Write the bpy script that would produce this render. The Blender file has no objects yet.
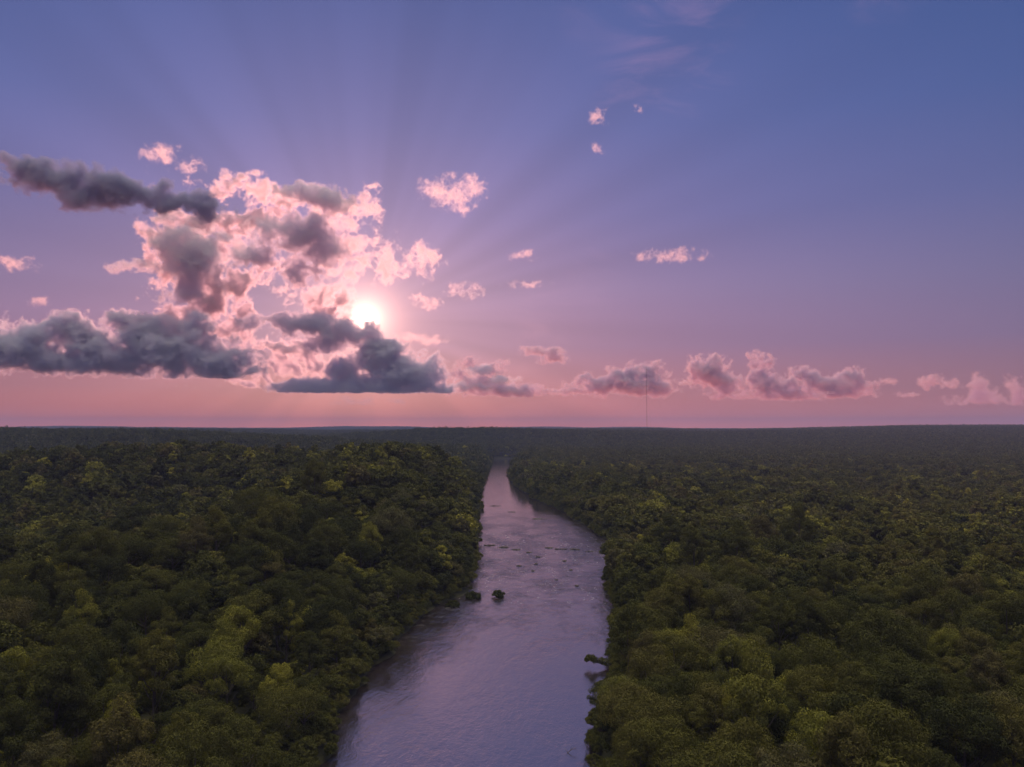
import bpy, bmesh, math, random, time
import numpy as np
from mathutils import Vector

SC = bpy.context.scene
COL = SC.collection
# ---------------------------------------------------------------- camera
F, PX, PY, YH = 797.0, 512.0, 383.5, 430.5          # focal length in pixels, image centre, horizon row
PITCH = math.atan((YH - PY) / F)
H = 100.0
cam = bpy.data.objects.new('camera', bpy.data.cameras.new('camera'))
COL.objects.link(cam)
SC.camera = cam
cam.location = (0, 0, H)
cam.rotation_euler = (math.pi / 2 + PITCH, 0, 0)
cam.data.sensor_width = 36
cam.data.lens = 36 * F / 1024
cam.data.clip_start = 1
cam.data.clip_end = 300000


def ray(px, py):
    x, z = (px - PX) / F, (PY - py) / F
    c, s = math.cos(PITCH), math.sin(PITCH)
    v = np.array([x, c - z * s, s + z * c])
    return v / np.linalg.norm(v)


def project(x, y, z):
    c, s = math.cos(PITCH), math.sin(PITCH)
    dz = z - H
    yc = y * c + dz * s
    zc = -y * s + dz * c
    return PX + F * x / yc, PY - F * zc / yc


# ---------------------------------------------------------------- sun, sky, exposure
SUN = ray(365, 319)
SUN_EL = math.asin(SUN[2])
SUN_AZ = math.atan2(SUN[0], SUN[1])
sun = bpy.data.objects.new('sun', bpy.data.lights.new('sun', 'SUN'))
COL.objects.link(sun)
sun.data.energy = 2.5
sun.data.color = (1.0, 0.45, 0.36)
sun.data.angle = math.radians(0.6)
sun.rotation_euler = Vector(SUN).to_track_quat('Z', 'Y').to_euler()

SC.view_settings.view_transform = 'Standard'
SC.view_settings.look = 'None'
SC.view_settings.exposure = 0.12
SC.view_settings.gamma = 1
SC.view_settings.use_curve_mapping = False
SC.render.engine = 'CYCLES'
SC.cycles.use_denoising = True
SC.cycles.volume_max_steps = 700
SC.cycles.volume_bounces = 6
SC.cycles.max_bounces = 10
SC.cycles.diffuse_bounces = 3
SC.cycles.transparent_max_bounces = 8
SC.cycles.sample_clamp_indirect = 4


def lin(r, g, b, k=1.0):
    f = lambda v: ((v / 255 + 0.055) / 1.055) ** 2.4 if v > 10 else v / 255 / 12.92
    return (f(r) * k, f(g) * k, f(b) * k, 1)


class NT:
    """short notation for node trees"""
    def __init__(s, nt):
        s.nt = nt

    def n(s, t, **kw):
        x = s.nt.nodes.new(t)
        for k, v in kw.items():
            setattr(x, k, v)
        return x

    def put(s, sock, v):
        if isinstance(v, bpy.types.NodeSocket):
            s.nt.links.new(v, sock)
        else:
            sock.default_value = v

    def m(s, op, a, b=None, c=None, clamp=False):
        x = s.n('ShaderNodeMath', operation=op, use_clamp=clamp)
        for i, v in enumerate((a, b, c)):
            if v is not None:
                s.put(x.inputs[i], v)
        return x.outputs[0]

    def vm(s, op, a, b=None, out=0, scale=None):
        x = s.n('ShaderNodeVectorMath', operation=op)
        s.put(x.inputs[0], a)
        if b is not None:
            s.put(x.inputs[1], b)
        if scale is not None:
            s.put(x.inputs['Scale'], scale)
        return x.outputs[out]

    def dot(s, a, b):
        return s.vm('DOT_PRODUCT', a, b, out='Value')

    def mix(s, mode, f, a, b, clamp=False):
        x = s.n('ShaderNodeMix', data_type='RGBA', blend_type=mode, clamp_result=clamp)
        s.put(x.inputs[0], f); s.put(x.inputs[6], a); s.put(x.inputs[7], b)
        return x.outputs[2]

    def ramp(s, f, stops, interp='LINEAR'):
        x = s.n('ShaderNodeValToRGB')
        x.color_ramp.interpolation = interp
        e = x.color_ramp.elements
        while len(e) < len(stops):
            e.new(0.5)
        for i, (p, c) in enumerate(stops):
            e[i].position = p
            e[i].color = c if len(c) == 4 else (*c, 1)
        s.put(x.inputs[0], f)
        return x.outputs[0]

    def noise(s, vec, scale, detail=4, rough=0.5, dist=0.0, dim='3D', w=None, lac=2.0):
        x = s.n('ShaderNodeTexNoise', noise_dimensions=dim)
        if dim == '1D':
            s.put(x.inputs['W'], w)
        else:
            s.put(x.inputs['Vector'], vec)
        x.inputs['Scale'].default_value = scale
        x.inputs['Detail'].default_value = detail
        x.inputs['Roughness'].default_value = rough
        x.inputs['Lacunarity'].default_value = lac
        x.inputs['Distortion'].default_value = dist
        return x.outputs[0]


world = bpy.data.worlds.new('World')
SC.world = world
world.use_nodes = True
W = NT(world.node_tree)
world.node_tree.nodes.clear()
tc = W.n('ShaderNodeTexCoord')
d = W.vm('NORMALIZE', tc.outputs['Generated'])
S = tuple(SUN)
sep = W.n('ShaderNodeSeparateXYZ'); W.put(sep.inputs[0], d)
el = W.m('MULTIPLY', W.m('ARCSINE', sep.outputs[2]), 180 / math.pi)           # degrees above the horizon
ang = W.m('MULTIPLY', W.m('ARCCOSINE', W.m('MINIMUM', W.dot(d, S), 1.0)), 180 / math.pi)   # degrees from the sun
# air colour by height above the horizon; overhead glow added to light the treetops
base = W.ramp(W.m('DIVIDE', el, 90.0, clamp=True), [
    (0.0, lin(255, 124, 76, 1.35)), (0.7 / 90, lin(242, 122, 90)), (1.5 / 90, lin(208, 114, 104)), (2.8 / 90, lin(178, 110, 117)), (6 / 90, lin(146, 110, 142)),
    (10 / 90, lin(130, 110, 149)), (15 / 90, lin(106, 103, 154)), (21 / 90, lin(85, 96, 152)),
    (30 / 90, lin(67, 86, 143)), (34 / 90, (0.10, 0.11, 0.26, 1)), (52 / 90, (0.70, 0.60, 0.52, 1)), (1.0, (4.3, 3.4, 2.0, 1))])
# away from the sun the air is darker and bluer
away = W.ramp(W.m('DIVIDE', ang, 180.0, clamp=True), [
    (0.0, (1.12, 1.02, 1.02, 1)), (14 / 180, (1.06, 1.0, 1.0, 1)), (30 / 180, (0.89, 0.96, 0.97, 1)),
    (45 / 180, (0.66, 0.84, 0.87, 1)), (80 / 180, (0.9, 0.95, 0.95, 1)), (1.0, (0.8, 0.85, 0.9, 1))])
col = W.mix('MULTIPLY', 1.0, base, away)
ex = lambda k: W.m('POWER', 2.718281828, W.m('DIVIDE', ang, -k))
col = W.mix('ADD', 1.0, col, W.vm('SCALE', (0.28, 0.135, 0.14), scale=ex(9.0)))
col = W.mix('ADD', 1.0, col, W.vm('SCALE', (1.1, 0.50, 0.42), scale=ex(1.6)))
# shafts of light fanning out from the sun
U = np.cross(SUN, (0, 0, 1)); U /= np.linalg.norm(U)
V = np.cross(U, SUN)
phi = W.m('ARCTAN2', W.dot(d, tuple(V)), W.dot(d, tuple(U)))
r1 = W.noise(None, 2.6, 2, 0.6, dim='1D', w=W.m('ADD', phi, 7.3))
r2 = W.m('SUBTRACT', W.ramp(r1, [(0.3, (0, 0, 0, 1)), (0.7, (1, 1, 1, 1))], 'EASE'), 0.45)
win = W.m('MULTIPLY', W.ramp(W.m('DIVIDE', ang, 60.0, clamp=True), [(0.03, (0, 0, 0, 1)), (0.14, (1, 1, 1, 1)), (0.30, (.8, .8, .8, 1)), (0.75, (0, 0, 0, 1))]), 0.20)
shaft = W.m('ADD', 1.0, W.m('MULTIPLY', r2, win))
col = W.vm('MULTIPLY', col, W.vm('ADD', (0, 0, 0), W.vm('SCALE', (1.0, 0.86, 0.75), scale=shaft)))
col = W.vm('MULTIPLY', col, (1.0, 1 / .86, 1 / .75))
# high thin cirrus
cv = W.vm('MULTIPLY', d, (2.0, 2.0, 7.0))
c1 = W.noise(cv, 3.2, 6, 0.62, 1.1)
c2 = W.noise(W.vm('ADD', d, (3.3, 1.1, 0.4)), 3.5, 2, 0.5)
wisp = tuple(ray(690, 55))
ca = W.m('MULTIPLY', W.m('ARCCOSINE', W.m('MINIMUM', W.dot(d, wisp), 1.0)), 180 / math.pi)
c2 = W.m('ADD', W.m('MULTIPLY', c2, 0.75), W.ramp(W.m('DIVIDE', ca, 20.0), [(0.1, (0.22, 0.22, 0.22, 1)), (0.8, (0, 0, 0, 1))]))
cir = W.m('MULTIPLY', W.ramp(c1, [(0.44, (0, 0, 0, 1)), (0.78, (1, 1, 1, 1))], 'EASE'), W.ramp(c2, [(0.46, (0, 0, 0, 1)), (0.60, (1, 1, 1, 1))], 'EASE'))
col = W.mix('ADD', 1.0, col, W.vm('SCALE', (0.17, 0.07, 0.07), scale=W.m('MULTIPLY', cir, 0.6)))
# the sun's face
disc = W.ramp(W.m('DIVIDE', ang, 3.0), [(0.0, (1, 1, 1, 1)), (0.06, (1, 1, 1, 1)), (0.36, (0, 0, 0, 1))], 'EASE')
col = W.mix('ADD', 1.0, col, W.vm('SCALE', (3.2, 1.75, 1.05), scale=ex(0.85)))
col = W.mix('ADD', 1.0, col, W.vm('SCALE', (4.0, 2.9, 2.2), scale=disc))
# the physical sky adds its own share
sky = W.n('ShaderNodeTexSky', sky_type='NISHITA')
sky.sun_disc = False
sky.sun_elevation = SUN_EL
sky.sun_rotation = SUN_AZ
sky.air_density = 1.4
sky.dust_density = 2.0
ny = W.vm('MULTIPLY', sky.outputs[0], (0.03, 0.035, 0.06))
bg = W.n('ShaderNodeBackground'); W.put(bg.inputs[0], ny); bg.inputs[1].default_value = 0.10
bg2 = W.n('ShaderNodeBackground'); W.put(bg2.inputs[0], col); bg2.inputs[1].default_value = 1.0
ad = W.n('ShaderNodeAddShader')
world.node_tree.links.new(bg.outputs[0], ad.inputs[0]); world.node_tree.links.new(bg2.outputs[0], ad.inputs[1])
wo = W.n('ShaderNodeOutputWorld'); world.node_tree.links.new(ad.outputs[0], wo.inputs[0])
world.cycles.sampling_method = 'MANUAL'
world.cycles.sample_map_resolution = 512
HAZE = 6e-5
# ---------------------------------------------------------------- helpers
rnd = random.Random(7)
RG = np.random.default_rng(7)


def ground_pt(px, py, z=0.0):
    v = ray(px, py)
    t = (z - H) / v[2]
    return v[0] * t, v[1] * t


def sstep(x, a, b):
    t = np.clip((x - a) / (b - a), 0, 1)
    return t * t * (3 - 2 * t)


def tag(o, label=None, cat=None, group=None, kind=None):
    for k, v in (('label', label), ('category', cat), ('group', group), ('kind', kind)):
        if v: o[k] = v
    return o


def mesh(name, V, Fc, mat=None, smooth=False):
    me = bpy.data.meshes.new(name)
    V = np.asarray(V, np.float32)
    if isinstance(Fc, np.ndarray):
        k = Fc.shape[1]
        me.vertices.add(len(V)); me.vertices.foreach_set('co', V.ravel())
        me.loops.add(Fc.size); me.loops.foreach_set('vertex_index', Fc.ravel().astype(np.int32))
        me.polygons.add(len(Fc)); me.polygons.foreach_set('loop_start', np.arange(0, Fc.size, k, dtype=np.int32))
        me.update(calc_edges=True)
    else:
        me.from_pydata(V.tolist(), [], Fc)
    if smooth: me.shade_smooth()
    if mat: me.materials.append(mat)
    return me


def link(name, me, parent=None):
    o = bpy.data.objects.new(name, me); COL.objects.link(o)
    if parent: o.parent = parent
    return o


def vnoise(x, y, scale, seed, octaves=4, gain=0.5):
    """value noise on the plane, any array shape"""
    out = np.zeros(np.broadcast(x, y).shape); amp = 1.0; tot = 0
    for o in range(octaves):
        xs, ys = x / scale * 2 ** o + 17.3 * o, y / scale * 2 ** o + 9.1 * o
        xi, yi = np.floor(xs).astype(np.int64), np.floor(ys).astype(np.int64)
        fx, fy = xs - xi, ys - yi
        fx, fy = fx * fx * (3 - 2 * fx), fy * fy * (3 - 2 * fy)

        def hsh(i, j):
            n = (i * 374761393 + j * 668265263 + (seed + o) * 1442695041) & 0xffffffff
            n = ((n ^ (n >> 13)) * 1274126177) & 0xffffffff
            return ((n ^ (n >> 16)) & 0xffff) / 65535.0
        v = (hsh(xi, yi) * (1 - fx) + hsh(xi + 1, yi) * fx) * (1 - fy) + (hsh(xi, yi + 1) * (1 - fx) + hsh(xi + 1, yi + 1) * fx) * fy
        out += v * amp; tot += amp; amp *= gain
    return out / tot


# ---------------------------------------------------------------- the river's course
LP = [(338, 767), (358, 720), (384, 675), (408, 642), (428, 617), (450, 604), (474, 596), (480, 575), (481, 550), (482, 525), (484, 500), (486, 484), (492, 470), (494, 463), (495, 458.5)]
RP = [(584, 767), (578, 730), (585, 700), (596, 672), (600, 640), (603, 610), (603, 590), (606, 574), (622, 558), (616, 547), (600, 537), (580, 525), (556, 510), (530, 499), (512, 488), (505, 478), (507, 469), (514, 461), (516, 458.5)]
Lw = np.array([ground_pt(*p) for p in LP]); Rw = np.array([ground_pt(*p) for p in RP])
Lw[:, 0] -= 3 + 5 * sstep(Lw[:, 1], 700, 1500); Rw[:, 0] += 3 + 5 * sstep(Rw[:, 1], 700, 1500)
Lw = np.vstack([[-75, -400], [-62, 60], [-55, 160], Lw]); Rw = np.vstack([[30, -400], [22, 60], [18, 160], Rw])
YE = Lw[-1, 1]


def banks(y):
    l = np.interp(y, Lw[:, 1], Lw[:, 0]); r = np.interp(y, Rw[:, 1], Rw[:, 0])
    return l, r


def river_sd(x, y):
    """distance outside the water's edge (negative in the river)"""
    l, r = banks(y)
    wl_ = (vnoise(x * 0 + 3.1, y, 18, 5, 3) - 0.5) * 9 + (vnoise(x * 0 + 1.7, y, 65, 6, 2) - 0.5) * 12
    wr_ = (vnoise(x * 0 + 8.1, y, 18, 7, 3) - 0.5) * 9 + (vnoise(x * 0 + 5.7, y, 65, 8, 2) - 0.5) * 12
    s = np.maximum(l - x + wl_, x - r + wr_)
    s = np.where(y > YE, np.maximum(s, y - YE), s)
    # a narrow side channel behind the wooded point on the right
    cx, cy = CH[0], CH[1]
    t = np.clip(((x - cx[0]) * (cx[1] - cx[0]) + (y - cy[0]) * (cy[1] - cy[0])) / ((cx[1] - cx[0]) ** 2 + (cy[1] - cy[0]) ** 2), 0, 1)
    ds = np.hypot(x - cx[0] - t * (cx[1] - cx[0]), y - cy[0] - t * (cy[1] - cy[0])) - 9
    return np.minimum(s, ds)


_a, _b = ground_pt(603, 553), ground_pt(652, 551)
CH = ((_a[0], _b[0]), (_a[1], _b[1]))

BUMPS = [(-6200, 12500, 1800, 700, 42), (-2600, 13500, 1300, 700, 45), (600, 12500, 900, 600, 36), (2300, 13800, 1200, 700, 42), (-140, 640, 105, 130, 30), (-120, 880, 90, 200, 32), (-150, 470, 70, 80, 6), (-330, 1000, 300, 230, 40), (-760, 1050, 420, 280, 36), (-250, 1500, 300, 260, 16), (-190, 400, 110, 120, 15), (-420, 440, 160, 90, 14), (-90, 1250, 60, 200, 8),
         (-1000, 2400, 800, 330, 56), (-2300, 2700, 900, 400, 78), (-250, 3600, 700, 350, 50), (800, 3900, 900, 350, 30), (-3000, 5200, 1500, 600, 26), (600, 5600, 1500, 500, 26)]


def height(x, y):
    sd = river_sd(x, y)
    D = np.hypot(x, y)
    az = np.degrees(np.arctan2(x, np.maximum(y, 1)))
    base = 3.0 + 4 * (vnoise(x, y, 260, 11, 3) - 0.3)
    for bx, by, sx, sy, h in BUMPS:
        base = base + h * np.exp(-((x - bx) / sx) ** 2 - ((y - by) / sy) ** 2)
    up = sstep(D, 1700, 6000)
    upland = up * (36 + 46 * vnoise(x, y, 1500, 23, 4) + 14 * sstep(D, 6000, 9500))
    upland = upland + sstep(D, 8000, 14000) * (22 + 90 * (vnoise(x, y, 2600, 31, 4) - 0.48))
    right = sstep(az, 13, 27) * sstep(D, 2400, 5000) * (30 + 10 * vnoise(x, y, 1500, 41, 3)) * (1 - sstep(D, 7000, 9000))
    h = base + upland + right
    k = sstep(sd, 0, np.where(x < 0, 48, 60) + 0 * x)
    h = 1.6 + (h - 1.6) * k
    h = np.where(sd < 6, -2.5 + (4.1) * sstep(sd, -7, 6) + 0 * h, h)
    return h


# ---------------------------------------------------------------- materials
def new_mat(name):
    m = bpy.data.materials.new(name); m.use_nodes = True
    m.node_tree.nodes.clear()
    T = NT(m.node_tree)
    o = T.n('ShaderNodeOutputMaterial')
    return m, T, o


def principled(T, o, color, rough=0.8, **kw):
    p = T.n('ShaderNodeBsdfPrincipled')
    T.put(p.inputs['Base Color'], color); T.put(p.inputs['Roughness'], rough)
    for k, v in kw.items():
        T.put(p.inputs[k.replace('_', ' ')], v)
    T.put(o.inputs['Surface'], p.outputs[0])
    return p


m_ground, T, o = new_mat('forest_floor')
g = T.n('ShaderNodeNewGeometry')
nf = T.noise(g.outputs['Position'], 0.05, 6, 0.6)
principled(T, o, T.ramp(nf, [(0.3, (0.018, 0.022, 0.010)), (0.6, (0.035, 0.036, 0.016)), (0.8, (0.05, 0.042, 0.025))]), 0.95)

LEAF = [(0.0, (0.054, 0.062, 0.026)), (0.30, (0.094, 0.099, 0.033)), (0.55, (0.134, 0.131, 0.039)), (0.72, (0.130, 0.115, 0.048)), (0.80, (0.12, 0.12, 0.065)), (0.86, (0.18, 0.185, 0.045)), (1.0, (0.30, 0.28, 0.055))]


def foliage(name, mode):
    m, T, o = new_mat(name)
    if mode == 'object':
        oi = T.n('ShaderNodeObjectInfo'); sp = T.n('ShaderNodeSeparateColor'); T.put(sp.inputs[0], oi.outputs['Color']); tone = sp.outputs[0]
    else:
        a = T.n('ShaderNodeAttribute', attribute_type='INSTANCER' if mode == 'instancer' else 'GEOMETRY'); a.attribute_name = 'tone'; tone = a.outputs['Fac']
    g = T.n('ShaderNodeNewGeometry')
    n1 = T.noise(g.outputs['Position'], 0.35 if mode != 'geometry' else 0.08, 3, 0.6)
    ls = T.n('ShaderNodeAttribute', attribute_type='GEOMETRY'); ls.attribute_name = 'leaf'
    t = T.m('ADD', tone, T.m('MULTIPLY', T.m('SUBTRACT', n1, 0.5), 0.22))
    c = T.ramp(t, LEAF)
    c = T.vm('SCALE', c, scale=T.m('ADD', 0.70, T.m('MULTIPLY', ls.outputs['Fac'], 0.6)))
    p = T.n('ShaderNodeBsdfPrincipled'); T.put(p.inputs['Base Color'], c); p.inputs['Roughness'].default_value = 0.6
    p.inputs['Specular IOR Level'].default_value = 0.0
    tr = T.n('ShaderNodeBsdfTranslucent'); T.put(tr.inputs[0], T.vm('MULTIPLY', c, (1.1, 1.25, 0.6)))
    mx = T.n('ShaderNodeMixShader'); mx.inputs[0].default_value = 0.2
    m.node_tree.links.new(p.outputs[0], mx.inputs[1]); m.node_tree.links.new(tr.outputs[0], mx.inputs[2])
    T.put(o.inputs['Surface'], mx.outputs[0])
    return m


m_leaf_obj = foliage('foliage', 'object')
m_leaf_ins = foliage('forest_foliage', 'instancer')
m_leaf_geo = foliage('far_foliage', 'geometry')
m_bark, T, o = new_mat('bark')
g = T.n('ShaderNodeTexCoord')
principled(T, o, T.ramp(T.noise(T.vm('MULTIPLY', g.outputs['Object'], (4, 4, 0.8)), 2.0, 5, 0.6), [(0.3, (0.05, 0.04, 0.03)), (0.7, (0.13, 0.11, 0.09))]), 0.9)

# ---------------------------------------------------------------- ground
def build_ground():
    az = np.concatenate([np.arange(-180, -60, 6.0), np.arange(-60, -40, 1.0), np.arange(-40, 40, 0.2), np.arange(40, 60, 1.0), np.arange(60, 180, 6.0)])
    r = np.concatenate([np.arange(5, 180, 8.0), 180 * 1.009 ** np.arange(0, 555)])
    r = r[r < 26000]
    A, R = np.meshgrid(np.radians(az), r)
    X, Y = R * np.sin(A), R * np.cos(A)
    Z = height(X, Y)
    V = np.stack([X, Y, Z], -1).reshape(-1, 3)
    na, nr = len(az), len(r)
    i, j = np.meshgrid(np.arange(nr - 1), np.arange(na), indexing='ij')
    j2 = (j + 1) % na
    Fc = np.stack([i * na + j, i * na + j2, (i + 1) * na + j2, (i + 1) * na + j], -1).reshape(-1, 4)[:, ::-1]
    return tag(link('ground', mesh('ground', V, Fc.copy(), m_ground, True)), kind='structure')


build_ground()

# ---------------------------------------------------------------- river water
m_water, T, o = new_mat('river_water')
g = T.n('ShaderNodeNewGeometry')
pos = g.outputs['Position']
wv = T.vm('MULTIPLY', pos, (0.55, 0.32, 1.0))
n_f = T.noise(wv, 1.6, 4, 0.6, 0.6)                       # ripples
n_m = T.noise(T.vm('MULTIPLY', pos, (0.26, 0.11, 1)), 1.0, 6, 0.66, 0.35)   # boils and current
n_s = T.noise(T.vm('MULTIPLY', pos, (0.030, 0.008, 1)), 1.0, 4, 0.6, 1.0)
sp = T.n('ShaderNodeSeparateXYZ'); T.put(sp.inputs[0], pos)
rap = T.m('MULTIPLY', T.ramp(T.m('DIVIDE', sp.outputs[1], 2000.0), [(0.17, (0.15, .15, .15)), (0.25, (1, 1, 1)), (0.38, (1, 1, 1)), (0.50, (0.05, 0.05, 0.05))]), 1.0)    # the rapids
b1 = T.n('ShaderNodeBump'); b1.inputs['Strength'].default_value = 1.0; b1.inputs['Distance'].default_value = 0.035
T.put(b1.inputs['Height'], n_f)
T.put(b1.inputs['Distance'], T.ramp(T.m('DIVIDE', sp.outputs[1], 2000.0), [(0.10, (0.085,) * 3), (0.25, (0.05,) * 3), (0.5, (0.016,) * 3)]))
b2 = T.n('ShaderNodeBump'); b2.inputs['Strength'].default_value = 1.0
T.put(b2.inputs['Distance'], T.m('ADD', 0.12, T.m('MULTIPLY', T.m('MULTIPLY', rap, T.ramp(T.noise(T.vm('MULTIPLY', pos, (0.045, 0.022, 1)), 1.0, 3, 0.5), [(0.42, (0.25, 0.25, 0.25)), (0.62, (1, 1, 1))])), 1.2)))
T.put(b2.inputs['Height'], n_m); T.put(b2.inputs['Normal'], b1.outputs[0])
foam = T.m('MULTIPLY', T.m('MULTIPLY', T.ramp(T.noise(T.vm('MULTIPLY', pos, (0.16, 0.10, 1)), 1.0, 7, 0.68, 2.2), [(0.54, (0, 0, 0)), (0.66, (1, 1, 1))]), rap), 0.5)
c = T.mix('MIX', n_s, (0.022, 0.018, 0.026, 1), (0.045, 0.034, 0.045, 1))
c = T.mix('MIX', foam, c, (0.26, 0.25, 0.27, 1))
p = principled(T, o, c, T.m('ADD', 0.07, T.m('MULTIPLY', foam, 0.5)), IOR=4.5)
T.put(p.inputs['Normal'], b2.outputs[0])
ys = np.unique(np.concatenate([np.arange(-400, 300, 20), np.arange(300, YE + 60, 12)]))
l, r = banks(ys)
V = []; Fc = []
for i, (y, a, b) in enumerate(zip(ys, l, r)):
    V += [(a - 14, y, 0), (b + 14 + (70 if 560 < y < 740 else 0), y, 0)]
    if i: Fc.append((2 * i - 2, 2 * i - 1, 2 * i + 1, 2 * i))
river = tag(link('river', mesh('river', V, Fc, m_water)), kind='structure')


# ---------------------------------------------------------------- trees
def cards(P, N, size, rg, jit=0.6):
    """one leaf clump (a bent quad) per point"""
    n = len(P)
    N = N + rg.normal(0, jit, (n, 3)); N /= np.linalg.norm(N, axis=1)[:, None]
    a = rg.normal(0, 1, (n, 3)); U = np.cross(N, a); U /= np.linalg.norm(U, axis=1)[:, None]; Vv = np.cross(N, U)
    s = (size * rg.uniform(0.6, 1.4, n))[:, None]; k = rg.uniform(0.5, 1.0, n)[:, None]
    q = np.stack([P - U * s * .5 - Vv * s * k * .2, P + U * s * .1 - Vv * s * k * .5, P + U * s * .5 + Vv * s * k * .15, P - U * s * .1 + Vv * s * k * .5], 1)
    q[:, 1] -= N * s * 0.12; q[:, 3] -= N * s * 0.12
    return q.reshape(-1, 3)


def crown_points(rg, n_lobes, per, R, Hc, zc, spread=1.0, lobe=0.36):
    """points and normals of a crown: many puffs of foliage over an uneven dome"""
    P = []; N = []
    for i in range(n_lobes):
        u = rg.uniform(-0.35, 1.0) if i else 1.0
        th = i * 2.39996 + rg.uniform(-.5, .5)
        rr = math.sqrt(max(0, 1 - u * u)) if u > 0 else 1.0 + u * 0.5
        q = rg.uniform(0.68, 1.06)
        c = np.array([math.cos(th) * rr * R * q * spread, math.sin(th) * rr * R * q * spread, zc + u * Hc * rg.uniform(0.5, 1.0)])
        lr = R * lobe * rg.uniform(0.55, 1.3)
        m = int(per * (lr / (R * lobe)) ** 2)
        v = rg.normal(0, 1, (m, 3)); v /= np.linalg.norm(v, axis=1)[:, None]
        v = v[v[:, 2] > -0.55]
        bump = 1 + 0.20 * np.sin(v[:, 0] * 6 + i) * np.sin(v[:, 1] * 6 + 2 * i) + rg.normal(0, .07, len(v))
        rad = lr * bump * np.where(rg.random(len(v)) < .18, rg.uniform(.5, 1, len(v)), 1)
        P.append(c + v * rad[:, None] * (1, 1, .85)); N.append(v)
    return np.vstack(P), np.vstack(N)


SHAPES = [  # radius, crown half height, centre height, lobes, spread
    ('round', 6.3, 6.2, 12.0, 30, 1.0), ('broad', 7.4, 6.2, 12.5, 36, 1.05), ('tall', 5.4, 8.0, 13.5, 30, 0.9), ('lumpy', 6.8, 6.4, 12.5, 22, 1.15),
    ('round', 5.6, 6.0, 11.5, 26, 1.0), ('ragged', 6.6, 6.8, 12.5, 26, 1.25), ('broad', 7.0, 6.6, 12.8, 40, 1.1), ('tall', 5.8, 7.6, 13.2, 26, 1.0)]


def crown_mesh(name, k, per, size, mat, seed, shape=None):
    w, R, Hc, zc, nl, spd = shape or SHAPES[k]
    rg = np.random.default_rng(seed)
    P, N = crown_points(rg, int(nl * 1.25), per, R, Hc, zc, spd * .9, 0.28 if w != 'lumpy' else 0.36)
    V = cards(P, N, size, rg, 0.33)
    me = mesh(name, V, np.arange(len(V), dtype=np.int32).reshape(-1, 4), mat)
    a = me.attributes.new('leaf', 'FLOAT', 'FACE'); a.data.foreach_set('value', rg.random(len(V) // 4).astype(np.float32))
    return me


def tube(pts, rad, n=7):
    V = []; Fc = []
    for i, (p, r) in enumerate(zip(pts, rad)):
        p = Vector(p); q = Vector(pts[min(i + 1, len(pts) - 1)]) - Vector(pts[max(i - 1, 0)])
        a = q.orthogonal().normalized(); b = q.normalized().cross(a)
        for j in range(n):
            t = 2 * math.pi * j / n
            V.append(p + (a * math.cos(t) + b * math.sin(t)) * r)
        if i:
            for j in range(n):
                Fc.append(((i - 1) * n + j, (i - 1) * n + (j + 1) % n, i * n + (j + 1) % n, i * n + j))
    return V, Fc


def join(parts):
    V = []; Fc = []
    for v, f in parts:
        o = len(V); V += [tuple(q) for q in v]; Fc += [tuple(i + o for i in q) for q in f]
    return V, Fc


def trunk_mesh(k, seed):
    w, R, Hc, zc, nl, spd = SHAPES[k]
    r = random.Random(seed)
    top = zc + Hc * .4
    parts = [tube([(0, 0, -2), (0.05, 0, 1), (r.uniform(-.3, .3), r.uniform(-.3, .3), zc * .5), (r.uniform(-.5, .5), r.uniform(-.5, .5), top)], [.48, .36, .28, .08])]
    for i in range(6):
        t = i * 2.4 + r.uniform(-.4, .4); z0 = r.uniform(zc * .4, zc * .8); L = R * r.uniform(.6, .8)
        parts.append(tube([(0, 0, z0), (math.cos(t) * L * .5, math.sin(t) * L * .5, z0 + 1.6), (math.cos(t) * L, math.sin(t) * L, z0 + 4)], [.17, .12, .04], 5))
    V, Fc = join(parts)
    return mesh('trunk', V, Fc, m_bark, True)


near_crowns = [crown_mesh('crown', k, 560, 0.30, m_leaf_obj, 100 + k) for k in range(8)]
trunks = [trunk_mesh(k, 50 + k) for k in range(8)]


# positions: a jittered triangular lattice, thinned by the river
def lattice(sp, rmax, rmin=0, azl=43):
    n = int(rmax / sp) + 2
    i, j = np.meshgrid(np.arange(-n, n + 1), np.arange(-2, int(n * 1.16) + 2))
    x = (i + 0.5 * (j % 2)) * sp; y = j * sp * 0.866
    x = x + RG.uniform(-.38, .38, x.shape) * sp; y = y + RG.uniform(-.38, .38, y.shape) * sp
    x, y = x.ravel(), y.ravel()
    D = np.hypot(x, y); a = np.degrees(np.arctan2(x, y))
    k = (D < rmax) & (D >= rmin) & (np.abs(a) < azl) | ((D < 300) & (D >= rmin) & (np.abs(a) < 70))
    return x[k], y[k]


R1, R2 = 2000.0, 17000.0
tx, ty = lattice(11.8, 3500, 185)
sd = river_sd(tx, ty)
k = (sd > 2.5) & ((np.hypot(tx, ty) < R1) | (sd < 85))
tx, ty, sd = tx[k], ty[k], sd[k]
n = len(tx)
tsc = 0.60 + 0.66 * vnoise(tx, ty, 50, 71, 2) + RG.uniform(-.40, .42, n)
tsc = tsc * np.where(RG.random(n) < .05, 1.35, 1.0)
tsc = np.where(sd < 9, tsc * 0.62, tsc)
tsc = np.clip(tsc, 0.5, 1.7)
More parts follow.
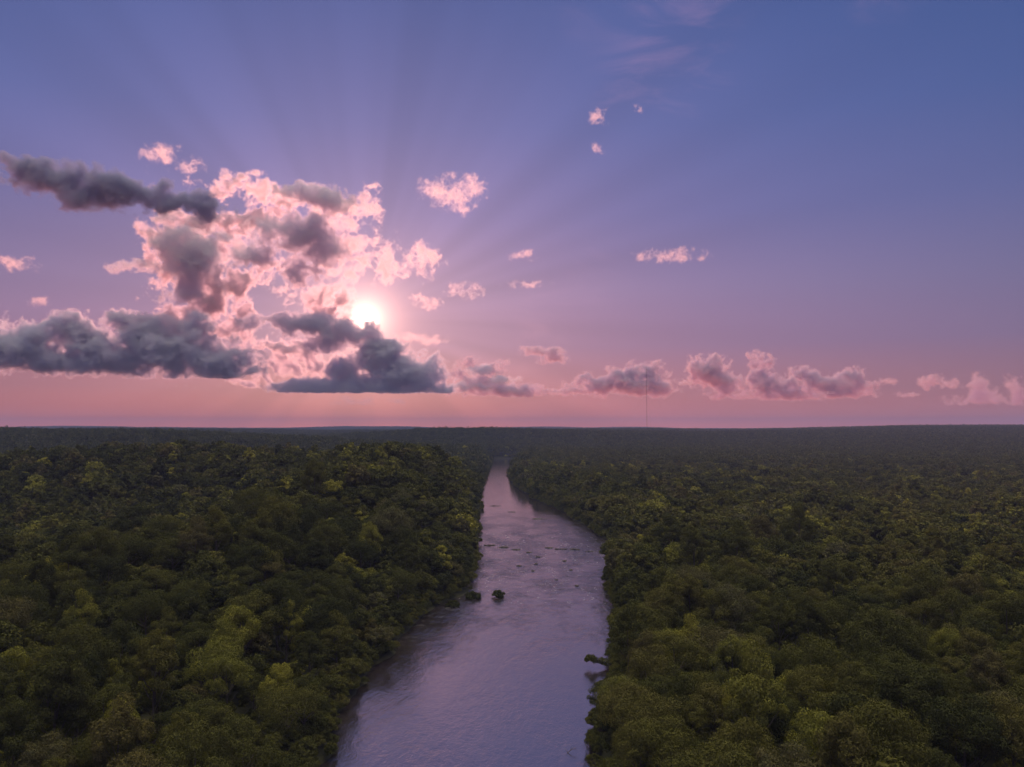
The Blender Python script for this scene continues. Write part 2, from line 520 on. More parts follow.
# tones: mostly dark olive, drifting in patches, a few yellow-green or brownish trees
tone = np.clip(0.10 + 0.50 * vnoise(tx, ty, 240, 73, 3) + RG.normal(0, .17, n), 0, 0.66)
rr = RG.random(n)
tone = np.clip(tone + np.where(tx < banks(ty)[0], -.13, .02), 0, .62)  # left bank's leaves darkened to stand in for its shade
tone = np.where(rr < 0.03, RG.uniform(.88, 1.0, n), np.where(rr < 0.08, RG.uniform(.84, .92, n), np.where(rr < 0.15, RG.uniform(.70, .80, n), tone)))
# low bushes leaning over the water's edge
ys = np.arange(120, 2800, 3.4)
bx = []; by = []
for y in ys:
    l, r = banks(y)
    for s, e in ((-1, l), (1, r)):
        for _q in range(6):
            x = e + s * rnd.uniform(-13, 15); yy = y + rnd.uniform(-1.5, 1.5)
            if -1.0 < float(river_sd(np.array([x]), np.array([yy]))[0]) < 5.0:
                bx.append(x); by.append(yy)
bx, by = np.array(bx), np.array(by)
for _ in range(2):
    for y in np.arange(120, 2600, 4.2):
        l, r = banks(y)
        for s, e in ((-1, l), (1, r)):
            bx = np.append(bx, e + s * rnd.uniform(4.5, 17)); by = np.append(by, y + rnd.uniform(-2, 2))
kk = river_sd(bx, by) > -1.5
bx, by = bx[kk], by[kk]
bsc = RG.uniform(.22, .46, len(bx)) * np.where(river_sd(bx, by) > 4.5, 1.5, 1)
tx = np.concatenate([tx, bx]); ty = np.concatenate([ty, by]); tsc = np.concatenate([tsc, bsc])
tone = np.concatenate([tone, np.clip(RG.normal(.34, .16, len(bx)), 0, .9)])
ux, uy = lattice(7.5, 1000, 170)                     # undergrowth and young trees between the crowns
kk = river_sd(ux, uy) > 6
ux, uy = ux[kk], uy[kk]
is_under = np.concatenate([np.zeros(len(tx), bool), np.ones(len(ux), bool)])
tx = np.concatenate([tx, ux]); ty = np.concatenate([ty, uy]); tsc = np.concatenate([tsc, RG.uniform(.28, .52, len(ux))])
tone = np.concatenate([tone, np.clip(RG.normal(.25, .13, len(ux)), 0, .6)])
is_bush = np.concatenate([np.zeros(n, bool), np.ones(len(bx), bool), np.zeros(len(ux), bool)])
tz = height(tx, ty) - np.where(is_bush, 0.32 * 9 * 0.62, 0.3)
tz = np.where(is_bush, np.maximum(height(tx, ty), 0.2) - tsc * 4.4, np.maximum(tz, 0.2))
tk = RG.integers(0, 8, len(tx))
trot = RG.uniform(0, 2 * math.pi, len(tx))
ppx, ppy = project(tx, ty, tz + tsc * 13)
tD = np.sqrt(tx ** 2 + ty ** 2 + (H - tz - 12 * tsc) ** 2)
# yellow-green and pale trees that stand out in the photograph
for q in [(606, 577), (614, 583), (611, 592), (622, 575)]:
    gx, gy = ground_pt(*q)
    i = int(np.argmin(np.hypot(tx - gx - 4, ty - gy) + np.where(is_bush | is_under, 1e4, 0))); tx[i], ty[i], tsc[i] = gx + 5, gy, 1.35; tz[i] = max(0.3, float(height(tx[i:i+1], ty[i:i+1])[0]))
for q in [(795, 712, .93), (815, 752, .90), (770, 750, .86), (855, 650, .88), (352, 588, .90), (283, 640, .90), (812, 610, .90), (1010, 690, .90), (598, 735, .84), (720, 745, .6), (645, 720, .6), (925, 590, .9), (80, 635, .88), (60, 700, .88), (270, 715, .95), (215, 690, .86), (1000, 720, .75), (705, 590, .9), (668, 560, .88), (985, 640, .86)]:
    dd = np.hypot(ppx - q[0], ppy - q[1]) + np.where(is_bush | is_under, 1e4, 0)
    i = int(np.argmin(dd)); tone[i] = q[2]; tsc[i] = max(tsc[i], 1.0)
inframe = (ppx > -12) & (ppx < 1036) & (ppy < 800) & (ppy > 420) & (ty > 100)
size = np.where(inframe & ~is_under, tsc / tD, 0) * 1000
order = np.argsort(-size)
hero = order[:300]

# --- the 300 that show largest: each a thing with crown and trunk
ORD = 'first second third fourth fifth sixth seventh eighth ninth tenth eleventh twelfth thirteenth fourteenth fifteenth sixteenth seventeenth eighteenth nineteenth twentieth'.split()
ORD += ['twenty-' + w for w in ORD[:9]] + ['thirtieth'] + ['thirty-' + w for w in ORD[:9]] + ['fortieth'] + ['forty-' + w for w in ORD[:9]]


def tone_word(t):
    return 'yellow-green' if t > .87 else 'light green' if t > .82 else 'brownish green' if t > .66 else 'olive green' if t > .42 else 'dark olive' if t > .22 else 'very dark green'


labels = {}
for side, sgn in (('left', -1), ('right', 1)):
    ids = [i for i in hero if (tx[i] - sum(banks(ty[i])) / 2) * sgn > 0]
    ids.sort(key=lambda i: ty[i])
    if not ids: continue
    band = {}
    for i in ids:
        band.setdefault(int((ty[i] - ty[ids[0]]) // 13), []).append(i)
    for b, key in enumerate(sorted(band)):
        row = sorted(band[key], key=lambda i: tx[i] * sgn)
        for c_, i in enumerate(row):
            kind = 'bush' if is_bush[i] else f'{SHAPES[tk[i]][0]} tree'
            labels[i] = f'{tone_word(tone[i])} {kind}, {side} bank, {ORD[min(b, 48)]} row from picture bottom, {ORD[min(c_, 48)]} from river'
protos = {}
for i in hero:
    i = int(i); k = int(tk[i])
    bush = bool(is_bush[i])
    nm = 'riverside_bush' if bush else 'tree'
    if k not in protos:
        root = bpy.data.objects.new(nm, None)
        cr = bpy.data.objects.new('crown', near_crowns[k]); trk = bpy.data.objects.new('trunk', trunks[k])
        protos[k] = (root, cr, trk)
    else:
        root, cr, trk = (q.copy() for q in protos[k])
        root.name = nm
    root.empty_display_size = 2
    for q in (root, cr, trk): COL.objects.link(q)
    cr.parent = root; trk.parent = root
    cr.name = 'crown'; trk.name = 'trunk'
    s = float(tsc[i])
    root.location = (float(tx[i]), float(ty[i]), float(tz[i])); root.rotation_euler = (rnd.uniform(-.05, .05), rnd.uniform(-.05, .05), float(trot[i]))
    root.scale = (s * (1.25 if bush else 1), s * (1.25 if bush else 1), s * (1 if bush else rnd.uniform(.85, 1.3)))
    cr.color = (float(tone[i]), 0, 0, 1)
    tag(root, labels[i], 'bush' if bush else 'tree', 'bushes at the water edge' if bush else 'trees of the riverside forest')

# --- the rest of the forest: one mass
mid = [crown_mesh('crown', k, 150, 0.72, m_leaf_ins, 200 + k) for k in range(6)]
far = [crown_mesh('crown', k, 34, 1.5, m_leaf_ins, 300 + k) for k in range(6)]


def patch_mesh(seed, S=90.0):
    rg = np.random.default_rng(seed)
    Vs = []; tn = []; lf = []
    n = 10
    for i in range(n):
        for j in range(n):
            x = (i + .5 + rg.uniform(-.45, .45)) / n * S - S / 2; y = (j + .5 + rg.uniform(-.45, .45)) / n * S - S / 2
            sc = rg.uniform(.75, 1.5)
            w, R, Hc, zc, nl, spd = SHAPES[rg.integers(0, 8)]
            P, N = crown_points(rg, 7, 9, R * sc, Hc * sc, zc * sc, spd, 0.55)
            P = P + (x, y, 0)
            q = cards(P, N, 3.0, rg, 0.5)
            Vs.append(q)
            t = np.clip(rg.normal(.16, .12), 0, .5) if rg.random() > .03 else rg.uniform(.68, .88)  # low tone paints in the self-shadow that the sparse cards lack
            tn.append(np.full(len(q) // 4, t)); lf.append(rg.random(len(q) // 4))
    V = np.vstack(Vs)
    me = mesh('patch', V, np.arange(len(V), dtype=np.int32).reshape(-1, 4), m_leaf_geo)
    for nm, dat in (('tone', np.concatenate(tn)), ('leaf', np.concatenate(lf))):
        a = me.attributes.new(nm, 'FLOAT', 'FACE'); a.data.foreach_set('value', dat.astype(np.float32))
    return me


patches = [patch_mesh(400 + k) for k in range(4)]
hs = set(int(i) for i in hero)
rest = np.array([i for i in range(len(tx)) if i not in hs])
D0 = tD[rest]
src_idx = np.where(D0 < 650, tk[rest] % 6, 6 + tk[rest] % 6)
px_, py_ = lattice(84.0, R2, R1 - 30, 41)
kk = river_sd(px_, py_) > 60
px_, py_ = px_[kk], py_[kk]
pz_ = height(px_, py_)
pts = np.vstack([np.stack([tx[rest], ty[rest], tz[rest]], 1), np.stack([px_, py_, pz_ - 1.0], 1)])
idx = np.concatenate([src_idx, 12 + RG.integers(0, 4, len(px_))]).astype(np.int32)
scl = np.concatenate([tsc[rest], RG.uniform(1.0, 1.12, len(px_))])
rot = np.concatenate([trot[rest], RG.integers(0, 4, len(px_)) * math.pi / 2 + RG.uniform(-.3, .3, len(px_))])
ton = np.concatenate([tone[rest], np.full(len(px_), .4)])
print('forest instances', len(rest), len(px_))
fm = bpy.data.meshes.new('forest')
fm.vertices.add(len(pts)); fm.vertices.foreach_set('co', pts.astype(np.float32).ravel())
for nm, ty_, dat in (('idx', 'INT', idx), ('scl', 'FLOAT', scl.astype(np.float32)), ('rot', 'FLOAT', rot.astype(np.float32)), ('tone', 'FLOAT', ton.astype(np.float32))):
    a = fm.attributes.new(nm, ty_, 'POINT'); a.data.foreach_set('value', dat)
forest = tag(link('forest', fm), 'unbroken dark green broadleaf forest covering both banks back to the horizon', kind='stuff')
ng = bpy.data.node_groups.new('forest', 'GeometryNodeTree')
ng.interface.new_socket('Geometry', in_out='INPUT', socket_type='NodeSocketGeometry')
ng.interface.new_socket('Geometry', in_out='OUTPUT', socket_type='NodeSocketGeometry')
T = NT(ng)
gi = T.n('NodeGroupInput'); go = T.n('NodeGroupOutput'); jn = T.n('GeometryNodeJoinGeometry')


def named(nm, dt):
    q = T.n('GeometryNodeInputNamedAttribute', data_type=dt); q.inputs[0].default_value = nm
    return q.outputs[0]


ai, as_, ar = named('idx', 'INT'), named('scl', 'FLOAT'), named('rot', 'FLOAT')
cx = T.n('ShaderNodeCombineXYZ'); T.put(cx.inputs[2], ar)
for k_, me in enumerate(mid + far + patches):
    so = bpy.data.objects.new('forest_tree', me)
    oi = T.n('GeometryNodeObjectInfo', transform_space='ORIGINAL'); oi.inputs['Object'].default_value = so; oi.inputs['As Instance'].default_value = True
    cmp = T.n('FunctionNodeCompare', data_type='INT', operation='EQUAL'); T.put(cmp.inputs[2], ai); cmp.inputs[3].default_value = k_
    ip = T.n('GeometryNodeInstanceOnPoints')
    T.put(ip.inputs['Points'], gi.outputs[0]); T.put(ip.inputs['Selection'], cmp.outputs[0]); T.put(ip.inputs['Instance'], oi.outputs['Geometry'])
    T.put(ip.inputs['Rotation'], cx.outputs[0]); T.put(ip.inputs['Scale'], as_)
    ng.links.new(ip.outputs[0], jn.inputs[0])
T.put(go.inputs[0], jn.outputs[0])
md = forest.modifiers.new('trees', 'NODES'); md.node_group = ng

# ---------------------------------------------------------------- things in and by the river
m_rock, T, o = new_mat('wet_rock')
g = T.n('ShaderNodeTexCoord')
principled(T, o, T.ramp(T.noise(g.outputs['Object'], 0.9, 6, 0.65), [(0.3, (0.03, 0.026, 0.026)), (0.7, (0.10, 0.085, 0.08))]), 0.55)


def rock_mesh(seed, L, Wd, Ht):
    bm = bmesh.new()
    bmesh.ops.create_icosphere(bm, subdivisions=3, radius=1)
    r = np.random.default_rng(seed); ph = r.uniform(0, 9, 6)
    for v in bm.verts:
        c = v.co.copy()
        q = 0.85 + .30 * math.sin(c.x * 6 + ph[5]) * math.cos(c.x * 2.7 + ph[0]) + .22 * math.sin(c.x * 4 + ph[0]) * math.sin(c.y * 3.3 + ph[1]) + .16 * math.sin(c.z * 7 + ph[2] + c.x * 5) + .10 * math.sin(c.x * 11 + ph[3]) * math.sin(c.y * 12 + ph[4])
        v.co = Vector((c.x * L * q, c.y * Wd * q, c.z * Ht * q))
    me = bpy.data.meshes.new('rock'); bm.to_mesh(me); bm.free()
    me.materials.append(m_rock)
    return me


ROCKS = [  # picture x, y of the waterline, half length m, half width, height, label
    (490, 545.5, 5, 2.2, 1.0, 'low dark rock ledge touching the left bank at the rapids line'),
    (503, 547.5, 6, 1.6, 0.9, 'low dark rock ledge second from the left bank in the rapids line'),
    (516, 549.8, 4, 2.4, 0.8, 'broad low rock third from the left bank in the rapids line'),
    (529, 552.5, 2.4, 1.6, 0.7, 'small rock set back below the rapids line at its middle'),
    (548, 548.0, 4, 1.5, 0.9, 'dark low rock at the centre of the rapids line, right of the gap'),
    (560, 549.2, 5, 1.2, 0.8, 'slim dark rock ledge in the right half of the rapids line'),
    (575, 549.6, 6, 1.5, 1.0, 'longest dark rock ledge in the right half of the rapids line'),
    (590, 551.5, 4, 1.3, 0.7, 'low rock second from the right bank in the rapids line'),
    (602, 552.5, 3, 1.3, 0.7, 'small low rock nearest the right bank in the rapids line'),
    (496, 506, 8, 3, 0.8, 'flat dark rock shelf near the left bank upstream of the rapids line'),
    (512, 512, 5, 2.4, 0.6, 'low dark rock between two rock shelves upstream of the rapids line'),
    (539, 519, 9, 3, 0.8, 'flat dark rock shelf in midstream upstream of the rapids line'),
    (538, 557, 2.2, 2.0, 0.8, 'rounded rock just below the gap in the rapids line'),
    (536, 564, 1.8, 2.6, 0.7, 'narrow rock in the short row running down from the gap in the rapids line'),
    (533, 571, 1.6, 1.8, 0.6, 'lowest rock of the short row running down from the gap in the rapids line'),
    (519, 566, 3, 1.8, 0.6, 'low flat rock between the rapids line and the lone river bush'),
    (564, 561, 2.4, 1.6, 0.7, 'small rock just below the right half of the rapids line'),
    (571, 570, 1.7, 1.5, 0.6, 'small rock farther below the right half of the rapids line'),
    (577, 586, 1.8, 1.4, 0.7, 'small rock level with the lone river bush, towards the right bank'),
    (556, 580, 1.4, 1.2, 0.5, 'smallest rock, in midstream right of the lone river bush'),
]
for i, (rx, ry, L, Wd, Ht, lb) in enumerate(ROCKS):
    x, y = ground_pt(rx, ry)
    ob = link('rock', rock_mesh(700 + i, L, Wd, Ht))
    ob.location = (x, y, 0.0); ob.rotation_euler = (0, 0, rnd.uniform(-.15, .15))
    tag(ob, lb, 'rock', 'rocks breaking the water at the rapids')


def lone_bush(px, py, R, Hc, label, tone_, seed, n_stems=5):
    x, y = ground_pt(px, py)
    root = link('river_bush', None); root.location = (x, y, 0)
    tag(root, label, 'bush')
    me = crown_mesh('foliage', 0, 300, 0.42, m_leaf_obj, seed, ('bush', R, Hc, Hc * 0.30, 24, 1.0))
    cr = link('foliage', me, root); cr.color = (tone_, 0, 0, 1)
    V, Fc = join([tube([(0, 0, -1), (math.cos(t) * R * .3, math.sin(t) * R * .3, Hc * .7), (math.cos(t) * R * .6, math.sin(t) * R * .6, Hc * 1.2)], [.14, .09, .03], 5) for t in np.linspace(0, 6.28, n_stems, endpoint=False)])
    link('stems', mesh('stems', V, Fc, m_bark, True), root)


lone_bush(498.5, 597, 3.6, 3.2, 'small round dark bush standing alone in the river', 0.12, 811)
lone_bush(473, 598, 4.6, 2.6, 'low dark bush in the water off the left bank point', 0.05, 812)
lone_bush(452, 606, 4.0, 2.2, 'low dark bush at the left bank just below the point', 0.05, 813)

# a drowned tree reaching out from the right bank
x, y = ground_pt(606, 668)
root = link('fallen_tree', None); root.location = (x, y, 0); root.rotation_euler = (0, 0, math.radians(172))
tag(root, 'leaning half-fallen tree reaching over the water from the right bank', 'tree')
V, Fc = join([tube([(-3, 0, .2), (1, 0, 1.6), (5, .3, 2.6), (8, .2, 3.3)], [.34, .28, .2, .08]), tube([(2, 0, 1.8), (4, 1.6, 3.2), (5.6, 2.6, 4.4)], [.16, .1, .04], 5), tube([(4, .2, 2.4), (6, -1.4, 3.2), (7.4, -2.4, 3.6)], [.14, .1, .04], 5)])
link('trunk', mesh('trunk', V, Fc, m_bark, True), root)
rg = np.random.default_rng(5)
Ps, Ns = [], []
for cx_, cy_, cz_, r_ in ((8, .2, 3.4, 1.1), (0.5, .6, 2.6, 1.8), (-1.5, .2, 2.2, 2.0), (5.6, 2.6, 4.6, 1.5), (7.4, -2.2, 3.6, 1.2), (4.5, .5, 3.3, 1.5), (2, .4, 3, 1.6), (6.4, .8, 4.0, 1.2)):
    v = rg.normal(0, 1, (420, 3)); v /= np.linalg.norm(v, axis=1)[:, None]
    Ps.append(np.array([cx_, cy_, cz_]) + v * r_ * rg.uniform(.6, 1.1, (420, 1))); Ns.append(v)
V = cards(np.vstack(Ps), np.vstack(Ns), 0.4, rg)
me = mesh('foliage', V, np.arange(len(V), dtype=np.int32).reshape(-1, 4), m_leaf_obj)
a = me.attributes.new('leaf', 'FLOAT', 'FACE'); a.data.foreach_set('value', rg.random(len(V) // 4).astype(np.float32))
q = link('foliage', me, root); q.color = (.3, 0, 0, 1)
x, y = ground_pt(572, 753)
V, Fc = join([tube([(-2, 0, -.5), (-.4, .2, .8), (1.4, .1, 1.7)], [.12, .09, .04], 5), tube([(-.4, .2, .8), (.2, .9, 1.8)], [.08, .03], 5), tube([(.5, .1, 1.2), (1.6, -.6, 1.2)], [.06, .02], 5), tube([(-1.2, 0, 0), (-2.2, .6, 1.3)], [.08, .03], 5)])
q = link('dead_branch', mesh('dead_branch', V, Fc, m_bark, True)); q.location = (x, y, 0)
tag(q, 'bare dead branch sticking out of the water near the right bank', 'branch')

# ---------------------------------------------------------------- radio mast far away
m_steel, T, o = new_mat('mast_steel')
g = T.n('ShaderNodeTexCoord')
principled(T, o, T.ramp(T.noise(g.outputs['Object'], 0.3, 3), [(0.3, (0.10, 0.07, 0.07)), (0.7, (0.16, 0.12, 0.12))]), 0.6, Metallic=0.3)
Y0 = 4600.0
v = ray(647, 430); x0 = v[0] / v[1] * Y0; z0 = float(height(np.array([x0]), np.array([Y0]))[0])
v = ray(647, 368); zt = H + v[2] / v[1] * Y0
root = link('radio_mast', None); root.location = (x0, Y0, z0)
tag(root, 'very tall thin guyed radio mast rising above the far forest horizon', 'mast')
hh = zt - z0; parts = []; w = 0.9
cs = [(math.cos(a_) * w, math.sin(a_) * w) for a_ in (0.5, 2.594, 4.689)]
for c_ in cs: parts.append(tube([(c_[0], c_[1], 0), (c_[0], c_[1], hh)], [.28, .28], 5))
for i in range(int(hh / 6)):
    for j in range(3):
        a_, b_ = cs[j], cs[(j + 1) % 3]
        parts.append(tube([(a_[0], a_[1], i * 6), (b_[0], b_[1], i * 6 + 6)], [.16, .16], 4))
V, Fc = join(parts); link('lattice_tower', mesh('lattice_tower', V, Fc, m_steel), root)
for i, f_ in enumerate((.33, .66, .97)):
    for j in range(3):
        t = 0.5 + j * 2.094
        V, Fc = tube([(math.cos(t) * w, math.sin(t) * w, hh * f_), (math.cos(t) * 190, math.sin(t) * 190, 8)], [.10, .10], 4)
        link('guy_wire', mesh('guy_wire', V, Fc, m_steel), root)
V, Fc = tube([(0, 0, hh - .5), (0, 0, hh + 14)], [.35, .2], 6); link('antenna', mesh('antenna', V, Fc, m_steel), root)

# ---------------------------------------------------------------- hazy air
def box(x0, x1, y0, y1, z0, z1):
    V = [(x, y, z) for z in (z0, z1) for y in (y0, y1) for x in (x0, x1)]
    return V, [(0, 2, 3, 1), (4, 5, 7, 6), (0, 1, 5, 4), (2, 6, 7, 3), (0, 4, 6, 2), (1, 3, 7, 5)]


m_haze, T, o = new_mat('haze')
pv = T.n('ShaderNodeVolumePrincipled')
pv.inputs['Color'].default_value = (0.42, 0.50, 0.97, 1); pv.inputs['Density'].default_value = HAZE; pv.inputs['Anisotropy'].default_value = 0.0
T.put(o.inputs['Volume'], pv.outputs[0])
V, Fc = box(-27000, 27000, -27000, 27000, -4, 490)
tag(link('haze', mesh('haze', V, Fc, m_haze)), 'thin blue evening haze lying over the far forest', kind='stuff')
# ---------------------------------------------------------------- clouds: real volumes lit from behind by the sun
def cloud_noise(shape, beta, seed, wl, billow):
    rng = np.random.default_rng(seed)
    Wn = np.fft.rfftn(rng.standard_normal(shape).astype(np.float32))
    fx = np.fft.fftfreq(shape[0])[:, None, None]
    fy = np.fft.fftfreq(shape[1])[None, :, None]
    fz = np.fft.rfftfreq(shape[2])[None, None, :]
    k = np.sqrt(fx * fx + fy * fy + fz * fz) + 1e-9
    out = np.zeros(shape, np.float32)
    w0 = wl
    while wl > 2.2:
        b = np.fft.irfftn(Wn * np.exp(-(np.log2(k * wl)) ** 2 * 2.0), s=shape).astype(np.float32)
        b /= b.std()
        out += (wl / w0) ** beta * (0.8 - np.abs(b) if billow else b * 0.6)
        wl /= 2
    return out


def cloud_material(name, color, aniso):
    m = bpy.data.materials.new(name); m.use_nodes = True
    m.node_tree.nodes.clear()
    T = NT(m.node_tree)
    o = T.n('ShaderNodeOutputMaterial'); pv = T.n('ShaderNodeVolumePrincipled')
    pv.inputs['Color'].default_value = (*color, 1)
    pv.inputs['Density'].default_value = 1.0
    pv.inputs['Anisotropy'].default_value = aniso
    T.put(o.inputs['Volume'], pv.outputs[0])
    return m


CM = cloud_material('cloud', (0.965, 0.92, 0.965), 0.6)
TG = cloud_material('bank_cloud', (0.90, 0.865, 0.94), 0.6)
cloud_material_dark = cloud_material('dark_cloud', (0.965, 0.96, 0.985), 0.5)


def cloud(label, Y, blobs, seed, rho=1.0, vox=1.3, noise=0.55, wl=36, beta=0.75, edge=0.25, billow=True, mat=None, flat=None, squash=1.0, group=None, warp=7.0, off=0.15):
    """blobs: (px, py, rx, ry, depth offset, depth radius[, weight]) in picture units at distance Y; rho: optical depth over ~20 px"""
    t0 = time.time()
    u = Y / F
    s = u * vox
    P = []
    for b in blobs:
        v = ray(b[0], b[1]); p = np.array([0, 0, H]) + v * (Y / v[1]); p[1] += b[4] * u
        P.append((p, b[2] * u, b[3] * u, b[5] * u))
    mn = np.min([p - np.array([rx, rd, rz]) * 1.45 for p, rx, rz, rd in P], 0)
    mx = np.max([p + np.array([rx, rd, rz]) * 1.45 for p, rx, rz, rd in P], 0)
    n = [int(v) for v in np.maximum(6, ((mx - mn) / s).astype(int) + 1)]
    mx = mn + (np.array(n) - 1) * s
    X, Yy, Z = [(mn[i] + np.arange(n[i]) * s).astype(np.float32) for i in range(3)]
    X = X[None, None, :]; Yy = Yy[None, :, None]; Z = Z[:, None, None]
    shp = (n[2], n[1], n[0])
    wX = cloud_noise(shp, 0.6, seed + 500, wl * 1.6, False) * (warp * u)
    wZ = cloud_noise(shp, 0.6, seed + 900, wl * 1.6, False) * (warp * u * 0.6)
    X = X + wX; Zq = Z; Z = Z + wZ
    f = np.full((n[2], n[1], n[0]), -1.5, np.float32)
    for (p, rx, rz, rd), b in zip(P, blobs):
        zz = np.where(Z < p[2], rz * squash, rz)
        dd = np.sqrt(((X - p[0]) / rx) ** 2 + ((Yy - p[1]) / rd) ** 2 + ((Z - p[2]) / zz) ** 2)
        f = np.maximum(f, (b[6] if len(b) > 6 else 1.0) * (1 - dd))
    nz = cloud_noise(f.shape, beta, seed, wl, billow) + 0.8 * cloud_noise(f.shape, 1.0, seed + 77, wl * 2, False)
    f = f + noise * nz - off
    if flat is not None:                         # a level base
        zf = (np.array([0, 0, H]) + ray(PX, flat) * (Y / ray(PX, flat)[1]))[2]
        f = f - np.clip((zf - Zq) / (1.6 * u), 0, 4)
    den = np.clip(f / edge, 0, 1)
    # fade towards the grid's faces
    for ax in range(3):
        i = np.arange(den.shape[ax]); e = np.clip(np.minimum(i, i[::-1]) / 3.0, 0, 1).astype(np.float32)
        den = den * e.reshape([-1 if k == ax else 1 for k in range(3)])
    den = (den * (rho / (20 * u))).astype(np.float32)
    me = bpy.data.meshes.new('cloud')
    me.vertices.add(den.size)
    a = me.attributes.new('d', 'FLOAT', 'POINT'); a.data.foreach_set('value', den.ravel())
    ob = bpy.data.objects.new('cloud', me); COL.objects.link(ob)
    ob['label'] = label; ob['category'] = 'cloud'; ob['kind'] = 'stuff'
    if group: ob['group'] = group
    ng = bpy.data.node_groups.new('cloud_volume', 'GeometryNodeTree')
    ng.interface.new_socket('Geometry', in_out='INPUT', socket_type='NodeSocketGeometry')
    ng.interface.new_socket('Geometry', in_out='OUTPUT', socket_type='NodeSocketGeometry')
    T = NT(ng)
    gi = T.n('NodeGroupInput'); go = T.n('NodeGroupOutput'); vc = T.n('GeometryNodeVolumeCube')
    vc.inputs['Min'].default_value = mn; vc.inputs['Max'].default_value = mx
    for k, v in zip(('Resolution X', 'Resolution Y', 'Resolution Z'), n):
        vc.inputs[k].default_value = v
    po = T.n('GeometryNodeInputPosition')
    v = T.vm('ADD', T.vm('SCALE', T.vm('SUBTRACT', po.outputs[0], tuple(mn)), scale=1 / s), (0.5, 0.5, 0.5))
    sp = T.n('ShaderNodeSeparateXYZ'); T.put(sp.inputs[0], v)
    fi = []
    for i in range(3):
        q = T.n('FunctionNodeFloatToInt', rounding_mode='FLOOR'); T.put(q.inputs[0], sp.outputs[i]); fi.append(q.outputs[0])

    def im(op, a, b):
        q = T.n('FunctionNodeIntegerMath', operation=op); T.put(q.inputs[0], a); T.put(q.inputs[1], b)
        return q.outputs[0]
    idx = im('ADD', fi[0], im('MULTIPLY', im('ADD', fi[1], im('MULTIPLY', fi[2], n[1])), n[0]))
    si = T.n('GeometryNodeSampleIndex', data_type='FLOAT', domain='POINT', clamp=True)
    na = T.n('GeometryNodeInputNamedAttribute', data_type='FLOAT'); na.inputs[0].default_value = 'd'
    T.put(si.inputs['Geometry'], gi.outputs[0]); T.put(si.inputs['Value'], na.outputs[0]); T.put(si.inputs['Index'], idx)
    T.put(vc.inputs['Density'], si.outputs[0])
    sm = T.n('GeometryNodeSetMaterial'); sm.inputs['Material'].default_value = mat or CM
    T.put(sm.inputs[0], vc.outputs[0]); T.put(go.inputs[0], sm.outputs[0])
    md = ob.modifiers.new('volume', 'NODES'); md.node_group = ng
    me.materials.append(mat or CM)
    print('cloud', label, n, round(time.time() - t0, 2))
    return ob


DK = cloud_material('dark_cloud', (0.83, 0.84, 0.955), 0.5)
SM = cloud_material('smoky_cloud', (0.52, 0.57, 0.77), 0.0)
FAR = cloud_material('low_cloud', (0.78, 0.73, 0.86), 0.4)


def Wt(bl, w):
    return [(*b, w) for b in bl]


# the bank of cloud around the sun
cloud('tangle of bright pink cloud glowing left of the sun', 20000, Wt([
    (225, 188, 18, 9, 0, 11), (241, 182, 9, 7, 0, 8), (210, 191, 9, 6, 0, 7),
    (172, 214, 14, 10, 0, 10), (195, 226, 22, 11, 0, 12), (222, 222, 24, 12, 0, 12), (252, 222, 30, 11, 0, 12), (278, 212, 14, 7, 0, 8),
    (182, 252, 26, 24, 0, 16), (210, 252, 24, 16, 0, 12), (150, 258, 9, 10, 0, 8), (170, 276, 16, 11, 0, 10), (205, 280, 24, 18, 0, 14),
    (245, 276, 30, 13, 0, 10), (238, 292, 22, 12, 0, 10), (275, 270, 20, 9, 0, 9), (205, 306, 26, 13, 0, 12), (240, 318, 14, 18, 0, 9),
    (180, 318, 20, 9, 0, 9), (222, 334, 26, 12, 0, 10), (312, 300, 14, 9, 0, 8), (330, 304, 12, 14, 0, 8), (318, 312, 16, 8, 0, 8), (300, 280, 10, 7, 0, 7),
    (262, 345, 18, 8, 0, 8), (232, 358, 18, 13, 0, 10), (290, 352, 24, 9, 0, 9), (300, 366, 30, 11, 0, 10), (335, 362, 20, 10, 0, 9), (262, 372, 26, 8, 0, 9), (350, 376, 16, 9, 0, 9)], 2.0), 11,
    rho=6.5, noise=0.80, wl=30, edge=0.9, warp=6, vox=1.0, beta=0.68, off=0.30, mat=TG)
cloud('bright cloud with a dark middle over the bright tangle', 20000, [
    (262, 192, 19, 12, 0, 13, 1.4), (284, 203, 14, 9, 0, 8), (292, 196, 12, 5, 0, 6)], 21, rho=4.5, noise=0.35, wl=18, edge=0.5, warp=3, vox=1.0, beta=0.6)
cloud('bright strand of cloud just above the sun', 20000, [
    (345, 212, 24, 9, 0, 7), (364, 205, 9, 18, 0, 7), (345, 225, 30, 8, 0, 7),
    (350, 243, 26, 9, 0, 7), (372, 262, 34, 9, 0, 7), (392, 270, 22, 7, 0, 7), (418, 262, 22, 11, 0, 8), (432, 256, 10, 8, 0, 6),
    (345, 272, 16, 8, 0, 7), (343, 295, 9, 26, 0, 8), (322, 296, 16, 20, 0, 8), (334, 310, 16, 10, 0, 7)], 12, rho=2.6, noise=0.55, wl=20, edge=0.4, warp=4, vox=1.0, beta=0.6)
cloud('dark cloud across the middle of the bright tangle left of the sun', 19000, Wt([
    (300, 240, 48, 20, -20, 20), (258, 258, 44, 12, -20, 14), (325, 262, 28, 22, -20, 16), (285, 232, 26, 14, -20, 14), (305, 275, 18, 16, -20, 12)], 2.2) + Wt([
    (200, 262, 38, 28, -20, 18), (185, 243, 26, 18, -20, 14), (222, 240, 20, 12, -20, 12), (198, 292, 28, 18, -20, 14)], 1.7), 13,
    rho=4.5, noise=0.55, wl=34, edge=0.9, off=0.30, mat=DK, warp=6, beta=0.55, vox=1.0)
